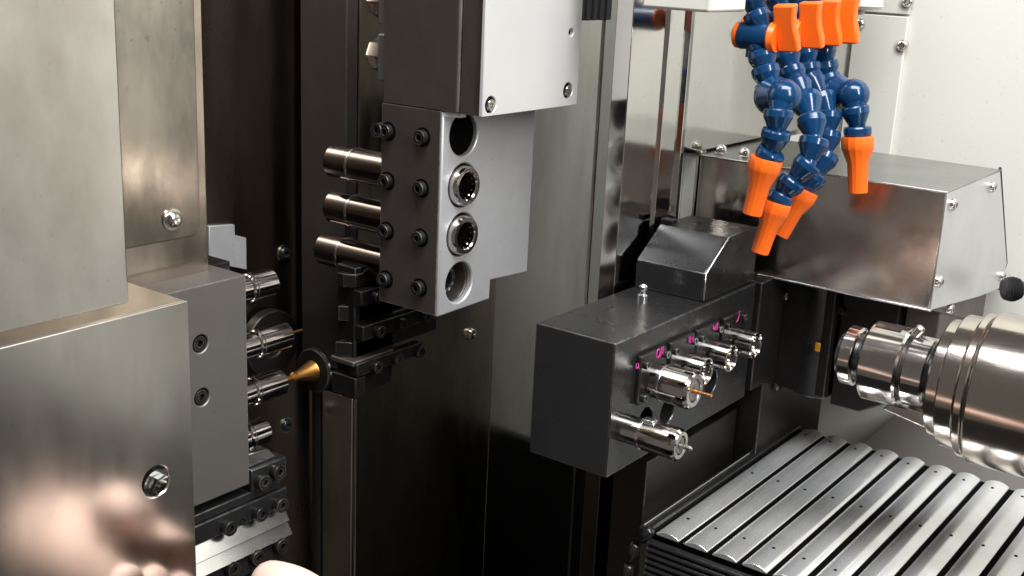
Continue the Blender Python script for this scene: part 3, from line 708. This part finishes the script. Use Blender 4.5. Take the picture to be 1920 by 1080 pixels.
part('balance_screw', MB().lathe([(0, 0), (0.0034, 0), (0.0034, 0.006), (0.0024, 0.0072), (0, 0.0072)], (-0.2345, SY - 0.002, SZ + 0.0262), (0.5, 0.1, 0.8), 20), 'bright_steel', r)
part('lower_bracket', MB().prism([(-0.2480, SZ - 0.0315), (-0.2440, SZ - 0.0265), (-0.2140, SZ - 0.0265), (-0.2120, SZ - 0.0330), (-0.2180, SZ - 0.0370)], 'Y', SY - 0.008, SY + 0.012), 'screw_steel', r, 0.001)

# ================================================================ cover over the headstock
CYF = 0.900; CXR = -0.2555; ZT = -0.1585; ZB = -0.2512
r = thing('headstock_cover', 'big polished stainless cover box with grey screwed end plate, upper right', 'cover', (-0.36, 1.0, ZB))
part('front_sheet', MB().box(-0.4645, CXR - 0.0012, CYF, CYF + 0.0015, ZB, ZT - 0.0015), 'cover_steel', r, 0.0006)
part('left_sheet', MB().box(-0.500, -0.4665, CYF + 0.0005, CYF + 0.002, ZB, ZT - 0.0015), 'cover_steel', r, 0.0006)
part('top_sheet', MB().prism([(-0.500, CYF - 0.0022), (CXR + 0.0004, CYF - 0.0022), (CXR + 0.0004, 1.0430), (-0.500, 1.0430)], 'Z', ZT - 0.0013, ZT), 'cover_top_steel', r, 0.0005)
part('rear_slope', MB().prism([(1.0432, ZT), (1.1180, -0.2540), (1.1060, -0.2600), (1.0432, ZT - 0.004)], 'X', -0.44, CXR - 0.001), 'cover_top_steel', r)
part('end_plate', MB().prism([(CYF + 0.001, ZT - 0.0016), (1.0425, ZT - 0.0016), (1.1180, -0.2545), (1.1050, -0.2760), (1.04, -0.2700), (CYF + 0.001, ZB - 0.0010)], 'X', CXR - 0.0011, CXR), 'cover_side_steel', r, 0.0004)
part('gasket', MB().tube([(CXR - 0.001, 1.0440, ZT + 0.001), (CXR - 0.001, 1.1195, -0.2545), (CXR - 0.001, 1.1065, -0.2775)], 0.0013, 8), 'rubber', r, angle=60)
part('bottom_lip', MB().box(-0.400, CXR + 0.001, CYF - 0.004, CYF - 0.0003, ZB - 0.0012, ZB + 0.0004), 'bright_steel', r, 0.0004)
part('inner_wall', MB().box(-0.498, -0.262, CYF + 0.004, 1.03, ZB + 0.001, ZT - 0.004), 'black_void', r)
for u, v in ((1783, 383), (1857, 350), (1875, 517), (1757, 527)):
    inst('screw', 'dome', P(u, v, 'X', CXR), PX, r, scale=1.05)
for u, v in ((1312, 276), (1352, 281), (1395, 287)):
    inst('screw', 'acorn', P(u, v + 7, 'Z', ZT), PZ, r, scale=0.95)
# black corrugated hose end at the right edge
c = P(1893, 548, 'Y', 1.02)
pr = [(0, 0)]
for k in range(7): pr += [(0.0075 + 0.0015 * math.sin(k / 6 * math.pi), k * 0.0022), (0.0088 + 0.0020 * math.sin(k / 6 * math.pi), k * 0.0022 + 0.0011)]
pr += [(0.007, 0.0158), (0.0052, 0.018), (0.0052, 0.08), (0, 0.08)]
solo('cable_gland', MB().lathe(pr, c - Vector((0.006, 0, -0.001)), (0.8, 0.55, 0.12), 28), 'rubber',
     'black ribbed cable gland beside the grey end plate at the right edge', 'cable gland')

# ================================================================ hose brackets at the top
zt = P(1250, 18, 'Y', 0.72).z
solo('hose_bracket', MB().box(P(1203, 10, 'Y', 0.72).x, P(1330, 10, 'Y', 0.72).x, 0.72, 0.775, zt, 0.30), 'cream_paint',
     'cream painted box cut by the top edge in front of the folded column', 'bracket', bevel=0.002)
zt = P(1440, 12, 'Y', 0.885).z
solo('hose_bracket', MB().box(P(1335, 5, 'Y', 0.93).x, P(1575, 5, 'Y', 0.93).x, 0.93, 0.96, zt + 0.004, 0.30), 'cream_paint',
     'cream bracket plate behind the tops of the blue hoses', 'bracket', bevel=0.002)
cc = P(1616, 0, 'Y', 1.06)
solo('nozzle_cap', MB().lathe([(0, -0.013), (0.003, -0.013), (0.004, -0.009), (0.016, -0.008), (0.019, -0.005), (0.019, 0.05), (0, 0.05)], cc, PZ, 36), 'cream_paint',
     'cream round fitting with a dark tip right of the orange handles', 'fitting')

# ================================================================ coolant hoses
def seg_mesh(Rw, L):
    """one link: flared socket above, round ball neck below; runs from z = 0 down the chain to z = L"""
    return MB().lathe([(0, -0.0010), (Rw * 0.62, -0.0016), (Rw * 0.93, -0.0012), (Rw * 1.0, 0.0002), (Rw * 1.0, L * 0.26), (Rw * 0.60, L * 0.80), (Rw * 0.52, L * 0.90), (Rw * 0.52, L * 1.08), (0, L * 1.10)], (0, 0, 0), PZ, 28)
share('link', seg_mesh(0.0126, 0.020), 'blue_plastic', 22)
def ball_mesh(Rw):
    return MB().lathe([(Rw * math.sin(math.pi * k / 12), -Rw * math.cos(math.pi * k / 12)) for k in range(13)], (0, 0, 0), PZ, 28)
share('elbow', ball_mesh(0.0135), 'blue_plastic', 60)
def nozzle_mesh(L):
    R = 0.0125
    return MB().lathe([(R * 0.55, -0.001), (R * 0.98, -0.001), (R * 1.02, 0.0006), (R * 1.02, 0.0075), (R * 0.97, 0.0095), (R * 0.66, 0.0200), (R * 0.60, L - 0.0005), (R * 0.56, L), (R * 0.46, L), (R * 0.44, L - 0.006), (0, L - 0.006)], (0, 0, 0), PZ, 14)
share('nozzle', nozzle_mesh(0.044), 'orange_plastic', 22)
def handle_mesh():
    # butterfly grip: waisted plate standing in line with the valve
    prof = [(0.0, 0.019), (0.020, 0.0205), (0.0185, 0.010), (0.0195, 0.0), (0.0225, -0.010), (0.0230, -0.0195), (0.0045, -0.0205), (0.0025, -0.010), (0.0, 0.0), (0.0008, 0.009)]
    return MB().prism([(x, z) for x, z in prof], 'Y', -0.0045, 0.0045)
H = [  # valve pixel, hang plane Y, chain of (pixel u, v, plane Y), nozzle (from, to)
    ('frontmost blue jointed hose, its orange nozzle hanging farthest left', 0.800, (1420, 68), [(1412, -40), (1413, -8), (1416, 25)],
     [(1428, 100, .800), (1434, 128, .798), (1441, 156, .797), (1448, 180, .797), (1470, 180, .780), (1460, 208, .772), (1456, 246, .770), (1447, 284, .770)], (1437, 298, .770), (1410, 402, .768)),
    ('second blue jointed hose with the orange nozzle pointing lowest', 0.834, (1467, 62), [(1452, -40), (1455, -10), (1460, 22)],
     [(1473, 98, .834), (1482, 130, .832), (1492, 158, .830), (1510, 186, .822), (1521, 222, .812), (1527, 262, .806), (1516, 305, .800), (1487, 338, .795), (1464, 366, .792)], (1456, 380, .790), (1424, 474, .785)),
    ('third blue jointed hose, its orange nozzle half hidden behind the lowest nozzle', 0.868, (1503, 58), [(1488, -40), (1491, -12), (1497, 18)],
     [(1508, 92, .868), (1513, 122, .867), (1518, 150, .866), (1540, 182, .862), (1553, 212, .858), (1551, 250, .854), (1546, 290, .848), (1527, 328, .838)], (1508, 357, .832), (1462, 442, .822)),
    ('rearmost blue jointed hose with an elbow, its orange nozzle hanging alone at right', 0.884, (1536, 54), [(1522, -40), (1525, -14), (1531, 14)],
     [(1542, 88, .884), (1546, 118, .884), (1551, 146, .884), (1563, 174, .882), (1600, 178, .872), (1603, 202, .868), (1608, 240, .868)], (1608, 258, .868), (1609, 362, .868)),
]
for hi, (label, Y0, vu, topc, chain, n0, n1) in enumerate(H):
    vc = P(vu[0], vu[1], 'Y', Y0)
    r = thing('coolant_hose', label, 'hose', vc, 'blue jointed coolant hoses')
    # links above the valve
    pts = [P(u, v, 'Y', Y0) for u, v in topc] + [vc + Vector((0, 0, 0.010))]
    for a, b in zip(pts, pts[1:]):
        inst('link', 'link', a, b - a, r, scale=max(0.75, (b - a).length / 0.021))
    # valve: body across the hose, orange end cap and butterfly handle
    lx = (0.0125, 0.0125, 0.0440, 0.0560)[hi]
    vb = part('valve_body', MB().lathe([(0, -lx), (0.0092, -lx), (0.0100, -lx + 0.0008), (0.0100, 0.0097), (0.0092, 0.0105), (0, 0.0105)], vc, PX, 32), 'blue_plastic', r)
    part('valve_neck', MB().cyl(vc + Vector((0, 0, 0.013)), (0, 0, -1), 0.0072, 0.028, 24), 'blue_plastic', vb)
    part('end_cap', MB().lathe([(0, 0), (0.0088, 0), (0.0094, 0.0008), (0.0094, 0.0035), (0, 0.0035)], vc + Vector((-lx - 0.0038, 0, 0)), PX, 32), 'orange_plastic', vb)
    kb = part('handle_boss', MB().lathe([(0, 0), (0.0105, 0), (0.0112, 0.001), (0.0100, 0.005), (0, 0.005)], vc + Vector((0.0107, 0, 0)), PX, 32), 'orange_plastic', vb)
    hm = handle_mesh(); a = math.radians(14 - hi * 4); ca, sa = math.cos(a), math.sin(a)
    hm.v = [Vector((p.x, p.y * ca - p.z * sa, p.y * sa + p.z * ca)) * 0.84 + vc + Vector((0.0125, 0, 0.0075)) for p in hm.v]
    part('handle', hm, 'orange_plastic', vb, 0.0014)
    # chain below
    pts = [P(u, v, 'Y', y) for u, v, y in chain] + [P(*n0[:2], 'Y', n0[2])]
    prev = vc
    for k in range(len(pts) - 1):
        a, b = pts[k], pts[k + 1]
        d = b - a
        if k == 0: inst('link', 'link', vc + (a - vc) * 0.42, a - vc, r, scale=max(0.7, (a - vc).length * 0.58 / 0.020))
        inst('link', 'link', a, d, r, scale=min(1.12, max(0.82, d.length / 0.0200)), spin=k * 0.2)
        if k and (a - pts[k - 1]).angle(d) > math.radians(42):
            inst('elbow', 'elbow', a, d, r, scale=0.90)
    A, B = pts[-1], P(*n1[:2], 'Y', n1[2])
    nz = inst('nozzle', 'nozzle', A, B - A, r, scale=(B - A).length / 0.044)

# ================================================================ slat cover
ZS = -0.413
YN, YF = 0.7205, 0.9935
r = thing('slat_cover', 'roll up way cover of domed aluminium slats at the lower right', 'slat cover', (-0.2, 0.85, -0.5))
pitch, wd = 0.02375, 0.0194
arc = [(-wd / 2, -0.0034)] + [(-wd / 2 + wd * k / 12, 0.0030 * (1 - ((k - 6) / 6.0) ** 2) - 0.0020) for k in range(13)] + [(wd / 2, -0.0034)]
me = MB().prism(arc, 'Y', 0, YF - YN).mesh('slat', Vector((0, 0, 0)), 30); me.materials.append(M['slat_aluminium'])
hole = MB().lathe([(0, 0), (0.00125, 0), (0.00125, 0.0004), (0, 0.0004)], (0, 0, 0), PZ, 14).mesh('rivet_hole', Vector((0, 0, 0))); hole.materials.append(M['black_void'])
for k in range(15):
    x = -0.3715 + k * pitch
    s = bpy.data.objects.new('slat', me); COL.objects.link(s); s.parent = r
    s.location = Vector((x, YN, ZS - 0.0012 + random.uniform(-0.0003, 0.0003))) - BASE[r]
    s.rotation_euler = (0, random.uniform(-0.035, 0.035), random.uniform(-0.0012, 0.0012))
    bev(s, 0.0005)
    for yy in (0.7525, 0.8642, 0.9755):
        h = bpy.data.objects.new('rivet_hole', hole); COL.objects.link(h); h.parent = s
        h.location = (0.0, yy - YN, 0.0009)
part('under_belt', MB().box(-0.385, 0.0, YN + 0.002, YF + 0.002, ZS - 0.012, ZS - 0.0052), 'black_void', r, 0.001)
part('edge_rail', MB().box(-0.3955, -0.3850, YN - 0.002, YF + 0.004, ZS - 0.010, ZS - 0.0015), 'graphite_steel', r, 0.0015)
part('rail_highlight', MB().tube([(-0.3925, YN, ZS - 0.0008), (-0.3925, YF, ZS - 0.0008)], 0.0012, 8), 'bright_steel', r, angle=60)  # bright tube paints the highlight along the dark rail
for k in range(16):
    z = ZS - 0.0125 - k * 0.0050
    part('rib', MB().lathe([(0, 0), (0.0023, 0), (0.0023, 0.40), (0, 0.40)], (-0.3860, YN - 0.0010 - 0.0004 * k, z), PX, 8), 'graphite_steel', r, angle=50)
part('rib_backing', MB().box(-0.386, 0.01, YN - 0.0005, YN + 0.008, ZS - 0.10, ZS - 0.0105), 'rubber', r)
for (a, b) in (((1222, 992), (1200, 1012)), ((1192, 1018), (1181, 1050)), ((1180, 1058), (1172, 1090))):
    p0 = P(*a, 'Y', YN - 0.001); p1 = P(*b, 'Y', YN - 0.001)
    part('chain_link', MB().tube([p0 + (p1 - p0) * t for t in (0, .1, .5, .9, 1)], [0.0030, 0.0044, 0.0047, 0.0044, 0.0030], 14), 'graphite_steel', r, angle=60)
solo('sill_plate', MB().box(-0.33, 0.6, YF + 0.004, YB - 0.006, -0.4240, -0.4200), 'grey_steel',
     'flat grey sill plate behind the far ends of the aluminium slats', 'plate', bevel=0.001)
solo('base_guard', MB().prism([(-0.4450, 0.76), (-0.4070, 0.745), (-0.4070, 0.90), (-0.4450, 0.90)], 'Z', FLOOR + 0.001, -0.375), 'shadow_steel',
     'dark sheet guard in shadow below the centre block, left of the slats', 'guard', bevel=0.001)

# ================================================================ hand at the lower edge
def hand():
    r = thing('person', 'bare hand of a person, pale knuckles showing at the bottom edge', 'person', D(440, 1200, 0.60))
    base = BASE[r]
    pos = []; rad = []; ed = []
    def node(p, rr, link=None):
        p = p * min(1.045, (XG + rr + 0.004) / p.x)      # clear of the guard sheet
        pos.append(p - base); rad.append(rr)
        if link is not None: ed.append((link, len(pos) - 1))
        return len(pos) - 1
    w = node(D(640, 1310, 0.585), 0.031)
    f1 = node(D(960, 1450, 0.57), 0.034, w)
    node(D(1300, 1690, 0.54), 0.040, f1)
    p1 = node(D(500, 1215, 0.595), 0.033, w)
    p2 = node(D(410, 1170, 0.605), 0.024, p1)
    # curled fingers: knuckle, middle joint, tip
    for (k, m, t, rr) in (((310, 1100), (300, 1078), (268, 1150), 0.0088), ((362, 1096), (360, 1078), (322, 1165), 0.0095),
                          ((415, 1110), (412, 1090), (378, 1170), 0.0092), ((270, 1130), (258, 1110), (240, 1175), 0.0078)):
        k = (k[0], k[1] + 24); m = (m[0], m[1] + 24); t = (t[0], t[1] + 30)
        a = node(D(k[0], k[1] + 40, 0.605), rr * 1.15, p2)
        b = node(D(*m, 0.612), rr * 1.04, a)
        c = node(D((m[0] + t[0]) / 2 - 6, (m[1] + t[1]) / 2 - 8, 0.628), rr * 0.92, b)
        node(D(*t, 0.622), rr * 0.8, c)
    # thumb, lying along the lower edge
    a = node(D(610, 1150, 0.565), 0.0155, p1)
    b = node(D(568, 1112, 0.565), 0.0132, a)
    c = node(D(520, 1092, 0.572), 0.0122, b)
    node(D(478, 1082, 0.580), 0.0098, c)
    me = bpy.data.meshes.new('hand_skin'); me.from_pydata(pos, ed, [])
    o = bpy.data.objects.new('body', me); COL.objects.link(o); o.parent = r; BASE[o] = base
    sk = o.modifiers.new('skin', 'SKIN'); sk.use_smooth_shade = True; sk.branch_smoothing = 0.6
    if not me.skin_vertices: 
        bpy.context.view_layer.objects.active = o
    for i, v in enumerate(me.skin_vertices[0].data):
        v.radius = (rad[i], rad[i]); v.use_root = (i == 0)
    sb = o.modifiers.new('sub', 'SUBSURF'); sb.levels = 2; sb.render_levels = 2
    bpy.context.view_layer.update()
    dg = bpy.context.evaluated_depsgraph_get()
    m2 = bpy.data.meshes.new_from_object(o.evaluated_get(dg)); m2.name = 'body'
    o.modifiers.clear(); o.data = m2
    m2.polygons.foreach_set('use_smooth', [True] * len(m2.polygons))
    m2.materials.clear(); m2.materials.append(M['skin'])
hand()

# ---------------------------------------------------------------- lift the machine to working height
for o in ROOTS:
    o.location.z += UP
